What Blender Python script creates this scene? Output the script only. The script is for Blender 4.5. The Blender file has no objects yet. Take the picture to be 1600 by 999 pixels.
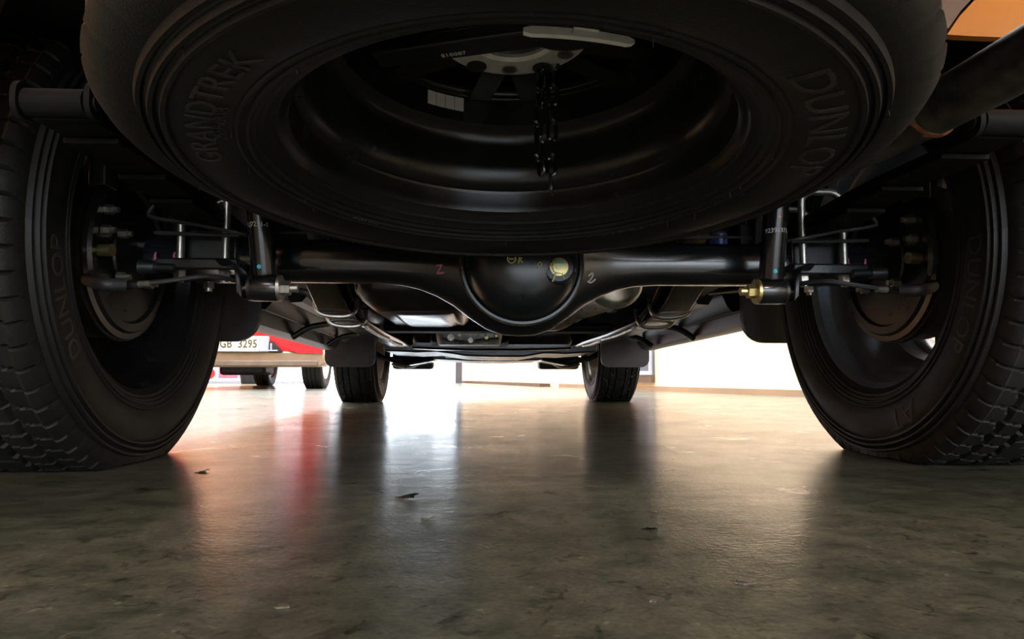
import bpy, bmesh, math, random
from mathutils import Vector, Matrix, Quaternion
random.seed(7)
C = bpy.context.scene.collection
PI = math.pi
cos, sin = math.cos, math.sin

# ------------------------------------------------------------------ camera
cam_d = bpy.data.cameras.new('camera')
cam = bpy.data.objects.new('camera', cam_d)
C.objects.link(cam)
cam.location = (-0.082, 0.0, 0.148)
cam.rotation_euler = (math.radians(90 + 4.67), 0, math.radians(-3.17))
cam_d.sensor_width = 36.0
cam_d.lens = 36.0 * 1083 / 1600
cam_d.clip_start = 0.01
cam_d.clip_end = 400
bpy.context.scene.camera = cam

# ------------------------------------------------------------------ world, sun, lamps, exposure
W = bpy.data.worlds.new('sky')
bpy.context.scene.world = W
W.use_nodes = True
nt = W.node_tree
bg = nt.nodes['Background']
bg.inputs[0].default_value = (0.82, 0.91, 1.0, 1)
bg.inputs[1].default_value = 2.5
sun_d = bpy.data.lights.new('sun', 'SUN')
sun_d.energy = 0.9
sun_d.angle = math.radians(1.5)
sun_d.color = (1.0, 0.93, 0.82)
sun = bpy.data.objects.new('sun', sun_d)
C.objects.link(sun)
sun.rotation_euler = (math.radians(-38), math.radians(-28), 0)

def area(name, loc, size, power, color, rot=(0, 0, 0)):
    d = bpy.data.lights.new(name, 'AREA')
    d.shape = 'RECTANGLE'
    d.size, d.size_y = size
    d.energy = power
    d.color = color
    o = bpy.data.objects.new(name, d)
    C.objects.link(o)
    o.location = loc
    o.rotation_euler = rot
    return o
# unseen fill lights added behind the camera to brighten the near floor
area('rear_fill', (-1.2, -4.3, 3.1), (2.4, 0.3), 50, (1.0, 0.95, 0.84))
area('rear_fill', (2.4, -4.3, 3.1), (2.4, 0.3), 82, (1.0, 0.95, 0.84))
vs = bpy.context.scene.view_settings
vs.view_transform = 'Standard'
vs.look = 'None'
vs.exposure = 1.7
vs.gamma = 1.0
vs.use_curve_mapping = False
bpy.context.scene.cycles.max_bounces = 10
bpy.context.scene.cycles.diffuse_bounces = 5
bpy.context.scene.cycles.use_denoising = True

# ------------------------------------------------------------------ materials
MATS = {}
def mat(name, col, rough=0.5, metal=0.0, col2=None, scale=20.0, bump=0.0, bscale=200.0, rvar=0.0, spec=0.5, emit=None, coat=0.0, lo=0.4, hi=0.65):
    m = bpy.data.materials.new(name)
    m.use_nodes = True
    n, l = m.node_tree.nodes, m.node_tree.links
    b = n['Principled BSDF']
    b.inputs['Base Color'].default_value = (*col, 1)
    b.inputs['Roughness'].default_value = rough
    b.inputs['Metallic'].default_value = metal
    b.inputs['Specular IOR Level'].default_value = spec
    b.inputs['Coat Weight'].default_value = coat
    b.inputs['Coat Roughness'].default_value = 0.08
    tc = n.new('ShaderNodeTexCoord')
    nz = n.new('ShaderNodeTexNoise')
    nz.inputs['Scale'].default_value = scale
    nz.inputs['Detail'].default_value = 6
    l.new(tc.outputs['Object'], nz.inputs['Vector'])
    if col2:
        r = n.new('ShaderNodeValToRGB')
        r.color_ramp.elements[0].position = lo
        r.color_ramp.elements[1].position = hi
        r.color_ramp.elements[0].color = (*col, 1)
        r.color_ramp.elements[1].color = (*col2, 1)
        l.new(nz.outputs['Fac'], r.inputs[0])
        l.new(r.outputs[0], b.inputs['Base Color'])
    if rvar:
        mr = n.new('ShaderNodeMapRange')
        mr.inputs[1].default_value = 0.3
        mr.inputs[2].default_value = 0.7
        mr.inputs[3].default_value = max(0.02, rough - rvar)
        mr.inputs[4].default_value = min(1, rough + rvar)
        l.new(nz.outputs['Fac'], mr.inputs[0])
        l.new(mr.outputs[0], b.inputs['Roughness'])
    if bump:
        bn = n.new('ShaderNodeTexNoise')
        bn.inputs['Scale'].default_value = bscale
        bn.inputs['Detail'].default_value = 3
        l.new(tc.outputs['Object'], bn.inputs['Vector'])
        bp = n.new('ShaderNodeBump')
        bp.inputs['Strength'].default_value = bump
        bp.inputs['Distance'].default_value = 0.002
        l.new(bn.outputs['Fac'], bp.inputs['Height'])
        l.new(bp.outputs[0], b.inputs['Normal'])
    if emit:
        b.inputs['Emission Color'].default_value = (*emit[0], 1)
        b.inputs['Emission Strength'].default_value = emit[1]
    MATS[name] = m
    return m

M_rubber = mat('rubber', (0.007, 0.007, 0.007), 0.6, spec=0.33, col2=(0.011, 0.0105, 0.0095), scale=9, bump=0.25, bscale=500, rvar=0.08)
M_rubber_d = mat('rubber_dusty', (0.016, 0.015, 0.014), 0.62, col2=(0.045, 0.04, 0.034), scale=14, bump=0.3, bscale=400)
M_black = mat('chassis_black', (0.008, 0.009, 0.010), 0.32, col2=(0.016, 0.016, 0.017), scale=12, bump=0.12, bscale=60, rvar=0.08)
M_gloss = mat('gloss_black', (0.008, 0.009, 0.011), 0.2, col2=(0.012, 0.012, 0.014), scale=8, bump=0.05, bscale=40, rvar=0.05, coat=0.3)
M_cover = mat('cover_black', (0.009, 0.012, 0.014), 0.3, col2=(0.013, 0.016, 0.018), scale=15, bump=0.05, bscale=120, rvar=0.04)
M_plastic = mat('black_plastic', (0.018, 0.018, 0.02), 0.5, col2=(0.03, 0.029, 0.03), scale=30, bump=0.2, bscale=700)
M_flap = mat('mudflap_plastic', (0.03, 0.028, 0.034), 0.5, col2=(0.045, 0.042, 0.048), scale=18, bump=0.1, bscale=500)
M_rim = mat('rim_black', (0.009, 0.009, 0.010), 0.25, col2=(0.013, 0.013, 0.014), scale=25, bump=0.06, bscale=900, rvar=0.03)
M_rim_lit = mat('rim_lit_blue', (0.34, 0.38, 0.47), 0.38, metal=0.85, col2=(0.42, 0.46, 0.55), scale=25, bump=0.1, bscale=900, rvar=0.05)  # lit copy of the black rim, bluish daylight put into its colour
M_alloy = mat('machined_alloy', (0.9, 0.88, 0.84), 0.36, metal=0.5, col2=(0.76, 0.74, 0.7), scale=40, bump=0.1, bscale=300, rvar=0.08)
M_steel = mat('plated_steel', (0.55, 0.54, 0.5), 0.38, metal=0.9, col2=(0.4, 0.38, 0.34), scale=60, rvar=0.08)
M_zinc = mat('yellow_zinc', (0.62, 0.5, 0.2), 0.32, metal=0.85, col2=(0.5, 0.45, 0.25), scale=60, rvar=0.08)
M_pipe = mat('aluminised_pipe', (0.09, 0.085, 0.078), 0.42, metal=0.8, col2=(0.2, 0.185, 0.165), scale=35, bump=0.15, bscale=90, rvar=0.1)
M_shield = mat('heat_shield', (0.55, 0.51, 0.45), 0.3, metal=0.85, col2=(0.42, 0.38, 0.33), scale=20, bump=0.2, bscale=25, rvar=0.1)
M_tank = mat('tank_skin', (0.035, 0.032, 0.03), 0.22, metal=0.25, col2=(0.055, 0.05, 0.045), scale=14, bump=0.1, bscale=18, rvar=0.05)
M_case = mat('cast_case', (0.17, 0.165, 0.15), 0.4, metal=0.6, col2=(0.32, 0.31, 0.28), scale=60, bump=0.3, bscale=200, rvar=0.1)
M_rust = mat('rusty_weld', (0.2, 0.075, 0.03), 0.75, metal=0.3, col2=(0.34, 0.15, 0.07), scale=90, bump=0.8, bscale=260)
M_sill = mat('sill_underside', (0.012, 0.010, 0.009), 0.38, col2=(0.016, 0.013, 0.011), scale=3, spec=0.2)
M_dull = mat('dull_black', (0.006, 0.006, 0.006), 0.6, col2=(0.009, 0.009, 0.009), scale=20, spec=0.12)
M_orange = mat('orange_paint', (0.72, 0.27, 0.05), 0.3, col2=(0.66, 0.24, 0.045), scale=3, coat=0.5)
M_glassd = mat('dark_glass', (0.02, 0.025, 0.03), 0.08, spec=0.8, col2=(0.03, 0.035, 0.04), scale=2)
M_white = mat('white_plastic', (0.9, 0.9, 0.86), 0.5, col2=(0.82, 0.82, 0.78), scale=60)
M_stick = mat('pale_sticker', (0.85, 0.87, 0.85), 0.5, col2=(0.76, 0.78, 0.77), scale=50)
M_line = mat('black_print', (0.01, 0.01, 0.01), 0.6, col2=(0.02, 0.02, 0.02))
M_print = mat('white_print', (0.75, 0.76, 0.74), 0.6, col2=(0.6, 0.6, 0.6), scale=80)
M_yel = mat('yellow_marker', (0.72, 0.66, 0.22), 0.6, col2=(0.6, 0.55, 0.2), scale=80)
M_pink = mat('pink_marker', (0.75, 0.2, 0.4), 0.6, col2=(0.6, 0.15, 0.3), scale=80)
M_cyan = mat('cyan_dot', (0.02, 0.5, 0.65), 0.5, col2=(0.03, 0.6, 0.7), scale=80)
M_peach = mat('peach_dot', (0.8, 0.45, 0.3), 0.5, col2=(0.85, 0.5, 0.35), scale=80)
M_wallc = mat('cream_wall', (0.88, 0.70, 0.49), 0.8, col2=(0.83, 0.65, 0.45), scale=2.5, bump=0.1, bscale=60)
M_wallo = mat('orange_lit_wall', (0.75, 0.36, 0.12), 0.8, col2=(0.68, 0.31, 0.1), scale=2.5, bump=0.1, bscale=60)  # warm orange light on the unseen walls, put into their colour
M_ceil = mat('ceiling_board', (0.5, 0.47, 0.42), 0.85, col2=(0.44, 0.41, 0.37), scale=2)
M_red = mat('red_paint', (0.72, 0.03, 0.035), 0.25, col2=(0.66, 0.025, 0.03), scale=3, coat=0.5)
M_lens = mat('red_lens', (0.85, 0.03, 0.04), 0.15, col2=(0.75, 0.02, 0.03), scale=30, coat=0.5)
M_bump = mat('pale_bumper', (0.42, 0.3, 0.2), 0.3, col2=(0.36, 0.26, 0.17), scale=5, metal=0.5)
M_bumpd = mat('bumper_step', (0.16, 0.11, 0.08), 0.4, col2=(0.2, 0.14, 0.1), scale=9)
M_plate = mat('plate_white', (0.85, 0.8, 0.66), 0.4, col2=(0.8, 0.75, 0.6), scale=12)
M_ink = mat('plate_ink', (0.1, 0.09, 0.05), 0.5, col2=(0.13, 0.11, 0.06), scale=12)
M_kerb = mat('grey_kerb', (0.42, 0.44, 0.5), 0.8, col2=(0.36, 0.38, 0.43), scale=10, bump=0.2, bscale=80)
M_brown = mat('brown_strip', (0.13, 0.07, 0.04), 0.7, col2=(0.1, 0.055, 0.035), scale=8)
M_base = mat('tan_base', (0.34, 0.22, 0.13), 0.7, col2=(0.3, 0.19, 0.11), scale=5)
M_kerbd = mat('grey_post', (0.07, 0.075, 0.08), 0.7, col2=(0.09, 0.09, 0.095), scale=5)
M_pane = mat('dim_pane', (0.10, 0.12, 0.15), 0.25, col2=(0.16, 0.18, 0.21), scale=3)
M_blue = mat('blue_tint', (0.04, 0.06, 0.2), 0.35, col2=(0.05, 0.08, 0.26), scale=20)
M_drum = mat('brake_drum_iron', (0.014, 0.013, 0.012), 0.5, metal=0.3, col2=(0.03, 0.026, 0.022), scale=20, bump=0.3, bscale=100)
M_bead = mat('sealant', (0.10, 0.08, 0.055), 0.5, col2=(0.02, 0.018, 0.014), scale=70)
M_wet = mat('oil_film', (0.012, 0.012, 0.011), 0.12, col2=(0.02, 0.02, 0.018), scale=60)
M_flake = mat('dry_flake', (0.09, 0.08, 0.06), 0.35, col2=(0.16, 0.14, 0.11), scale=200, bump=0.5, bscale=400)
M_pinkp = mat('pink_panel', (0.85, 0.22, 0.42), 0.5, col2=(0.8, 0.12, 0.2), scale=3)
M_pale = mat('pale_panel', (0.75, 0.78, 0.85), 0.5, col2=(0.65, 0.68, 0.76), scale=6)

def floor_material():
    m = bpy.data.materials.new('polished_concrete')
    m.use_nodes = True
    n, l = m.node_tree.nodes, m.node_tree.links
    b = n['Principled BSDF']
    tc = n.new('ShaderNodeTexCoord')
    def noise(s, d=6, vec=None, dist=0.0, rough=0.55):
        k = n.new('ShaderNodeTexNoise')
        k.inputs['Scale'].default_value = s
        k.inputs['Detail'].default_value = d
        k.inputs['Distortion'].default_value = dist
        k.inputs['Roughness'].default_value = rough
        l.new(vec if vec else tc.outputs['Object'], k.inputs['Vector'])
        return k.outputs['Fac']
    def ramp(f, a, b_, ca, cb):
        r = n.new('ShaderNodeValToRGB')
        r.color_ramp.elements[0].position = a
        r.color_ramp.elements[1].position = b_
        r.color_ramp.elements[0].color = (*ca, 1)
        r.color_ramp.elements[1].color = (*cb, 1)
        l.new(f, r.inputs[0])
        return r.outputs[0]
    def mixc(f, a, b_, mode='MIX'):
        k = n.new('ShaderNodeMix')
        k.data_type = 'RGBA'
        k.blend_type = mode
        if isinstance(f, float):
            k.inputs[0].default_value = f
        else:
            l.new(f, k.inputs[0])
        l.new(a, k.inputs[6])
        l.new(b_, k.inputs[7])
        return k.outputs[2]
    base = ramp(noise(1.7, 8), 0.35, 0.68, (0.062, 0.073, 0.059), (0.205, 0.203, 0.166))
    spot = ramp(noise(22, 8, rough=0.7), 0.38, 0.62, (0.36, 0.38, 0.36), (1.3, 1.26, 1.16))
    col = mixc(0.75, base, spot, 'MULTIPLY')
    grain = ramp(noise(190, 4), 0.35, 0.65, (0.75, 0.75, 0.72), (1.2, 1.18, 1.12))
    col = mixc(0.9, col, grain, 'MULTIPLY')
    dark = ramp(noise(9, 9, dist=0.7, rough=0.65), 0.60, 0.66, (1, 1, 1), (0.22, 0.23, 0.22))
    col = mixc(0.9, col, dark, 'MULTIPLY')
    sc_ = n.new('ShaderNodeTexVoronoi')
    sc_.feature = 'DISTANCE_TO_EDGE'
    sc_.inputs['Scale'].default_value = 2.3
    wob = n.new('ShaderNodeMix')
    wob.data_type = 'VECTOR'
    wob.inputs[0].default_value = 0.12
    l.new(tc.outputs['Object'], wob.inputs[4])
    nzv = n.new('ShaderNodeTexNoise')
    nzv.inputs['Scale'].default_value = 3.0
    l.new(tc.outputs['Object'], nzv.inputs['Vector'])
    l.new(nzv.outputs['Color'], wob.inputs[5])
    l.new(wob.outputs[1], sc_.inputs['Vector'])
    lines = ramp(sc_.outputs['Distance'], 0.0, 0.006, (1.5, 1.48, 1.4), (1, 1, 1))
    col = mixc(0.5, col, lines, 'MULTIPLY')
    pits = ramp(noise(55, 3, dist=1.2), 0.61, 0.66, (1, 1, 1), (0.3, 0.3, 0.28))
    col = mixc(0.85, col, pits, 'MULTIPLY')
    flecks = ramp(noise(75, 2, dist=0.8), 0.67, 0.70, (1, 1, 1), (2.0, 1.95, 1.8))
    col = mixc(0.7, col, flecks, 'MULTIPLY')
    l.new(col, b.inputs['Base Color'])
    # trowel streaks run across the bay
    mp = n.new('ShaderNodeMapping')
    mp.inputs['Scale'].default_value = (0.45, 1.0, 1.0)
    l.new(tc.outputs['Object'], mp.inputs['Vector'])
    rr = n.new('ShaderNodeMapRange')
    rr.inputs[1].default_value = 0.3
    rr.inputs[2].default_value = 0.72
    rr.inputs[3].default_value = 0.26
    rr.inputs[4].default_value = 0.5
    l.new(noise(6, 8, rough=0.7), rr.inputs[0])
    l.new(rr.outputs[0], b.inputs['Roughness'])
    b.inputs['Specular IOR Level'].default_value = 0.42
    b.inputs['Coat Weight'].default_value = 0.48
    cr = n.new('ShaderNodeMapRange')
    cr.inputs[1].default_value = 0.35
    cr.inputs[2].default_value = 0.68
    cr.inputs[3].default_value = 0.06
    cr.inputs[4].default_value = 0.2
    l.new(noise(4, 8, rough=0.72), cr.inputs[0])
    l.new(cr.outputs[0], b.inputs['Coat Roughness'])
    wetm = n.new('ShaderNodeMapRange')
    wetm.inputs[1].default_value = 0.61
    wetm.inputs[2].default_value = 0.66
    wetm.inputs[3].default_value = 0.46
    wetm.inputs[4].default_value = 1.0
    l.new(noise(9, 9, dist=0.7, rough=0.65), wetm.inputs[0])
    l.new(wetm.outputs[0], b.inputs['Coat Weight'])
    b1 = n.new('ShaderNodeBump')
    b1.inputs['Strength'].default_value = 0.12
    b1.inputs['Distance'].default_value = 0.004
    l.new(noise(24, 5, mp.outputs[0], 0.4), b1.inputs['Height'])
    b2 = n.new('ShaderNodeBump')
    b2.inputs['Strength'].default_value = 0.3
    b2.inputs['Distance'].default_value = 0.0012
    l.new(noise(160, 4), b2.inputs['Height'])
    l.new(b1.outputs[0], b2.inputs['Normal'])
    l.new(b2.outputs[0], b.inputs['Normal'])
    l.new(b2.outputs[0], b.inputs['Coat Normal'])
    return m
M_floor = floor_material()

# ------------------------------------------------------------------ helpers
class MB:
    def __init__(s):
        s.bm = bmesh.new()
    def box(s, x0, x1, y0, y1, z0, z1, M=None):
        vs_ = [s.bm.verts.new((x, y, z)) for z in (z0, z1) for y in (y0, y1) for x in (x0, x1)]
        for f in ((0, 2, 3, 1), (4, 5, 7, 6), (0, 1, 5, 4), (2, 6, 7, 3), (0, 4, 6, 2), (1, 3, 7, 5)):
            s.bm.faces.new([vs_[i] for i in f])
        if M:
            for v in vs_:
                v.co = M @ v.co
        return s
    def bar(s, a, b, w, h, up=(0, 0, 1)):
        a, b = Vector(a), Vector(b)
        d = (b - a).normalized()
        x = d.cross(Vector(up)).normalized()
        z = x.cross(d)
        M = Matrix((x, d, z)).transposed().to_4x4()
        M.translation = a
        return s.box(-w / 2, w / 2, 0, (b - a).length, -h / 2, h / 2, M)
    def cyl(s, a, b, r0, r1=None, seg=20, caps=True):
        r1 = r0 if r1 is None else r1
        return s.tube([a, b], [r0, r1], seg, caps)
    def tube(s, pts, r, seg=12, caps=True):
        pts = [Vector(p) for p in pts]
        n = len(pts)
        rs = r if isinstance(r, (list, tuple)) else [r] * n
        prev = None
        rings = []
        for i, p in enumerate(pts):
            d = (pts[min(i + 1, n - 1)] - pts[max(i - 1, 0)])
            if d.length < 1e-9:
                d = Vector((0, 0, 1))
            d.normalize()
            if prev is None:
                u = d.orthogonal().normalized()
            else:
                u = (prev - d * prev.dot(d)).normalized()
            prev = u
            v = d.cross(u)
            rings.append([s.bm.verts.new(p + (u * cos(2 * PI * k / seg) + v * sin(2 * PI * k / seg)) * rs[i]) for k in range(seg)])
        for A, B in zip(rings, rings[1:]):
            for k in range(seg):
                s.bm.faces.new((A[k], A[(k + 1) % seg], B[(k + 1) % seg], B[k]))
        if caps:
            s.bm.faces.new(rings[0][::-1])
            s.bm.faces.new(rings[-1])
        return s
    def lathe(s, prof, seg=64, M=None, closed=False, a0=0.0, a1=2 * PI):
        full = abs(a1 - a0 - 2 * PI) < 1e-6
        N = seg if full else seg + 1
        rings = []
        for k in range(N):
            a = a0 + (a1 - a0) * k / seg
            ring = []
            for r, z in prof:
                p = Vector((r * cos(a), r * sin(a), z))
                ring.append(s.bm.verts.new(M @ p if M else p))
            rings.append(ring)
        m = len(prof)
        for k in range(seg if full else seg):
            A, B = rings[k], rings[(k + 1) % N]
            for j in range(m if closed else m - 1):
                j2 = (j + 1) % m
                s.bm.faces.new((A[j], B[j], B[j2], A[j2]))
        return s
    def hexa(s, a, b, r, seg=6):
        return s.tube([a, b], [r, r], seg)
    def prism(s, poly, fn, t0, t1):
        """poly: 2-D points; fn(u, v, t) -> 3-D point"""
        A = [s.bm.verts.new(fn(u, v, t0)) for u, v in poly]
        B = [s.bm.verts.new(fn(u, v, t1)) for u, v in poly]
        n = len(poly)
        s.bm.faces.new(A[::-1])
        s.bm.faces.new(B)
        for k in range(n):
            s.bm.faces.new((A[k], A[(k + 1) % n], B[(k + 1) % n], B[k]))
        return s
    def loft(s, rings, caps=True, closed=True):
        R = [[s.bm.verts.new(p) for p in ring] for ring in rings]
        n = len(R[0])
        for A, B in zip(R, R[1:]):
            for k in range(n if closed else n - 1):
                s.bm.faces.new((A[k], A[(k + 1) % n], B[(k + 1) % n], B[k]))
        if caps:
            s.bm.faces.new(R[0][::-1])
            s.bm.faces.new(R[-1])
        return s
    def build(s, name, material, parent=None, bevel=0.0, smooth=True, label=None, centre=True, angle=35):
        bmesh.ops.recalc_face_normals(s.bm, faces=s.bm.faces)
        me = bpy.data.meshes.new(name)
        c = Vector((0, 0, 0))
        if centre and len(s.bm.verts):
            for v in s.bm.verts:
                c += v.co
            c /= len(s.bm.verts)
            for v in s.bm.verts:
                v.co -= c
        s.bm.to_mesh(me)
        s.bm.free()
        me.materials.append(material)
        if smooth:
            me.polygons.foreach_set('use_smooth', [True] * len(me.polygons))
            me.set_sharp_from_angle(angle=math.radians(angle))
        o = bpy.data.objects.new(name, me)
        C.objects.link(o)
        o.location = c
        if parent is not None:
            o.parent = parent
            if centre:
                off = Vector((0, 0, 0))
                p = parent
                while p is not None:
                    off += p.location
                    p = p.parent
                o.location = c - off
        if bevel:
            b = o.modifiers.new('bevel', 'BEVEL')
            b.width = bevel
            b.segments = 2
            b.limit_method = 'ANGLE'
            b.angle_limit = math.radians(40)
        if label:
            o['label'] = label
        return o

def empty(name, loc=(0, 0, 0), parent=None):
    o = bpy.data.objects.new(name, None)
    C.objects.link(o)
    o.location = loc
    o.empty_display_size = 0.1
    o.parent = parent
    return o
def tag(o, label, cat, group=None, kind=None):
    o['label'] = label
    o['category'] = cat
    if group: o['group'] = group
    if kind: o['kind'] = kind
    return o
def struct(o, label=None):
    o['kind'] = 'structure'
    if label: o['label'] = label
    return o
def lerp(a, b, t):
    return a + (b - a) * t
def smooth_path(pts, n=6):
    """Catmull-Rom through the points"""
    P = [Vector(p) for p in pts]
    P = [P[0] * 2 - P[1]] + P + [P[-1] * 2 - P[-2]]
    out = []
    for i in range(1, len(P) - 2):
        p0, p1, p2, p3 = P[i - 1:i + 3]
        for k in range(n):
            t = k / n
            out.append(0.5 * ((2 * p1) + (p2 - p0) * t + (2 * p0 - 5 * p1 + 4 * p2 - p3) * t * t + (3 * p1 - p0 - 3 * p2 + p3) * t ** 3))
    out.append(P[-2])
    return out
def text_bm(body, size, depth=0.0005, spacing=1.0, bold=0.0):
    cu = bpy.data.curves.new('lettering', 'FONT')
    cu.body = body
    cu.size = size
    cu.extrude = depth
    cu.offset = bold
    cu.align_x = 'CENTER'
    cu.align_y = 'CENTER'
    cu.space_character = spacing
    cu.resolution_u = 3
    o = bpy.data.objects.new('lettering', cu)
    C.objects.link(o)
    bpy.context.view_layer.update()
    me = bpy.data.meshes.new_from_object(o.evaluated_get(bpy.context.evaluated_depsgraph_get()))
    bpy.data.objects.remove(o)
    bpy.data.curves.remove(cu)
    m = MB()
    m.bm.from_mesh(me)
    bpy.data.meshes.remove(me)
    return m
def rrect(x0, x1, z0, z1, r, n=5, corners=(1, 1, 1, 1)):
    """rounded rectangle; corners bl, br, tr, tl"""
    out = []
    for (cx, cz, a, on) in ((x0 + r, z0 + r, PI, corners[0]), (x1 - r, z0 + r, 1.5 * PI, corners[1]), (x1 - r, z1 - r, 0, corners[2]), (x0 + r, z1 - r, 0.5 * PI, corners[3])):
        if on:
            for k in range(n + 1):
                t = a + k / n * PI / 2
                out.append((cx + r * cos(t), cz + r * sin(t)))
        else:
            out.append((cx + (r if cx > (x0 + x1) / 2 else -r), cz + (r if cz > (z0 + z1) / 2 else -r)))
    return out

# ------------------------------------------------------------------ the setting
m = MB()
m.box(-30, 30, -9, 45, -0.1, 0)
fl = struct(m.build('floor', M_floor, centre=False, smooth=False), 'polished grey green concrete floor with stains and scuffs')
# right wall runs slightly towards the bay mouth
def wall_between(name, a, b, z0, z1, t, material):
    mm = MB()
    a, b = Vector((*a, 0)), Vector((*b, 0))
    d = (b - a).normalized()
    nrm = Vector((d.y, -d.x, 0))
    pts = [a, b, b + nrm * t, a + nrm * t]
    mm.prism([(p.x, p.y) for p in pts], lambda u, v, w: (u, v, w), z0, z1)
    return struct(mm.build(name, material, smooth=False))
wall_between('wall_right', (6.30, -9), (1.03, 9.6), 0, 4.2, 0.2, M_wallc)
wall_between('wall_back', (1.03, 9.6), (-0.37, 16.5), 0, 3.2, 0.2, M_wallc)
wall_between('wall_rear', (-9, -9), (-1.5, -9), 0, 3.4, 0.2, M_wallc)
wall_between('wall_rear', (5.6, -9), (6.3, -9), 0, 3.4, 0.2, M_wallc)
wall_between('reflection_wall', (-10.5, 20.0), (-3.6, 20.0), 0.5, 7.0, 0.3, M_wallo)  # unseen, added above floor level for its orange reflection on the floor
wall_between('wall_left', (-7.5, 19.0), (-7.5, -9), 0, 6.0, 0.2, M_wallo)
m = MB()
m.box(-9, 6.4, -9, 1.6, 3.2, 3.35)
struct(m.build('ceiling', M_ceil, smooth=False))
# raised step in front of the far wall and base trim along the right wall
m = MB()
m.prism([(-0.19, 15.5), (0.99, 9.7), (0.84, 9.66), (-0.34, 15.46)], lambda u, v, w: (u, v, w), 0, 0.045)
struct(m.build('trim_1', M_brown, smooth=False), 'brown raised step along the far wall')
m = MB()
m.box(-.47, -.33, 15.0, 15.15, 0, 3.2)
struct(m.build('trim_3', M_kerbd, smooth=False), 'dark post at the edge of the far opening')
def wr(Y, off=0.0):
    """a point of the right wall's face at distance Y, off metres into the room"""
    return Vector((3.75 - 0.2835 * Y - off * 0.962, Y - off * 0.273, 0))
def wall_slab(Y0, Y1, z0, z1, o0, o1):
    mm = MB()
    P = [wr(Y0, o0), wr(Y1, o0), wr(Y1, o1), wr(Y0, o1)]
    mm.prism([(p.x, p.y) for p in P], lambda u, v, w: (u, v, w), z0, z1)
    return mm
struct(wall_slab(-8.5, 9.4, 0.0, 0.045, 0.0, 0.012).build('baseboard_right', M_base, smooth=False))
win = struct(wall_slab(7.0, 8.5, 0.16, 2.1, 0.0, 0.03).build('window_1', M_pane, smooth=False), 'low glazed panel in the cream wall behind the front wheel')
for a0, a1, b0, b1 in ((7.0, 7.04, 0.16, 2.1), (7.74, 7.78, 0.16, 2.1), (8.46, 8.5, 0.16, 2.1), (7.04, 8.46, 0.16, 0.2), (7.04, 8.46, 2.06, 2.1)):
    wall_slab(a0, a1, b0, b1, 0.03, 0.05).build('window_frame', M_kerb, win, smooth=False)
wall_slab(7.0, 8.5, 0.085, 0.16, 0.0, 0.045).build('window_sill', M_brown, win, smooth=False)

# ------------------------------------------------------------------ wheel parts (axis = local Z, visible inner side = -Z, up = local Y)
RIM = [(.232, -.100), (.2400, -.1035), (.2418, -.106), (.2415, -.1085), (.2385, -.1095), (.2345, -.107), (.232, -.102), (.2265, -.098), (.2250, -.090),
       (.2240, -.074), (.2225, -.070), (.216, -.067), (.2085, -.056), (.2050, -.040), (.2035, -.015), (.2015, -.004), (.1965, .004), (.1890, .0075),
       (.1865, .010), (.1850, .044), (.1835, .047), (.1760, .0485), (.1740, .052), (.1730, .064), (.176, .080), (.205, .085), (.225, .090), (.234, .100), (.2415, .106), (.2415, .109), (.237, .110),
       (.229, .104), (.222, .098), (.2300, .092), (.232, .088), (.232, .072), (.222, .062), (.213, .050), (.211, -.03), (.213, -.05), (.229, -.066), (.232, -.08)]
def rim_mb():
    m = MB()
    m.lathe(RIM, 128, closed=True)
    return m
def spokes_mb(n=6):
    m = MB()
    for k in range(n):
        a = 2 * PI * k / n + PI / n
        R = Matrix.Rotation(a, 4, 'Z')
        for s in (-1, 1):
            A = [R @ Vector(p) for p in ((.060, s * .012 - .016, .030), (.060, s * .012 + .016, .030), (.060, s * .012 + .016, .070), (.060, s * .012 - .016, .070))]
            B = [R @ Vector(p) for p in ((.178, s * .034 - .014, .042), (.178, s * .034 + .014, .042), (.178, s * .034 + .014, .080), (.178, s * .034 - .014, .080))]
            m.loft([A, B])
    m.lathe([(.036, .032), (.090, .032), (.092, .040), (.092, .075), (.05, .085), (.036, .08)], 48, closed=True)
    return m
def tyre_profile():
    P = [(.228, -.092), (.233, -.101), (.2385, -.1115), (.246, -.1155), (.2475, -.1175), (.2495, -.1180), (.252, -.1180), (.2545, -.1215), (.259, -.1225), (.2605, -.1255), (.2625, -.1255), (.264, -.1235),
         (.268, -.1245), (.2695, -.1270), (.2715, -.1270), (.273, -.1252), (.281, -.1285), (.290, -.1305), (.300, -.1318), (.310, -.1322), (.320, -.1316), (.3265, -.1300), (.328, -.1335), (.3315, -.1340), (.3335, -.1290),
         (.336, -.1275), (.3375, -.1315), (.341, -.1320), (.343, -.1258), (.3455, -.1240), (.347, -.1275), (.3505, -.1275), (.3525, -.1205)]
    return P
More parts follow.
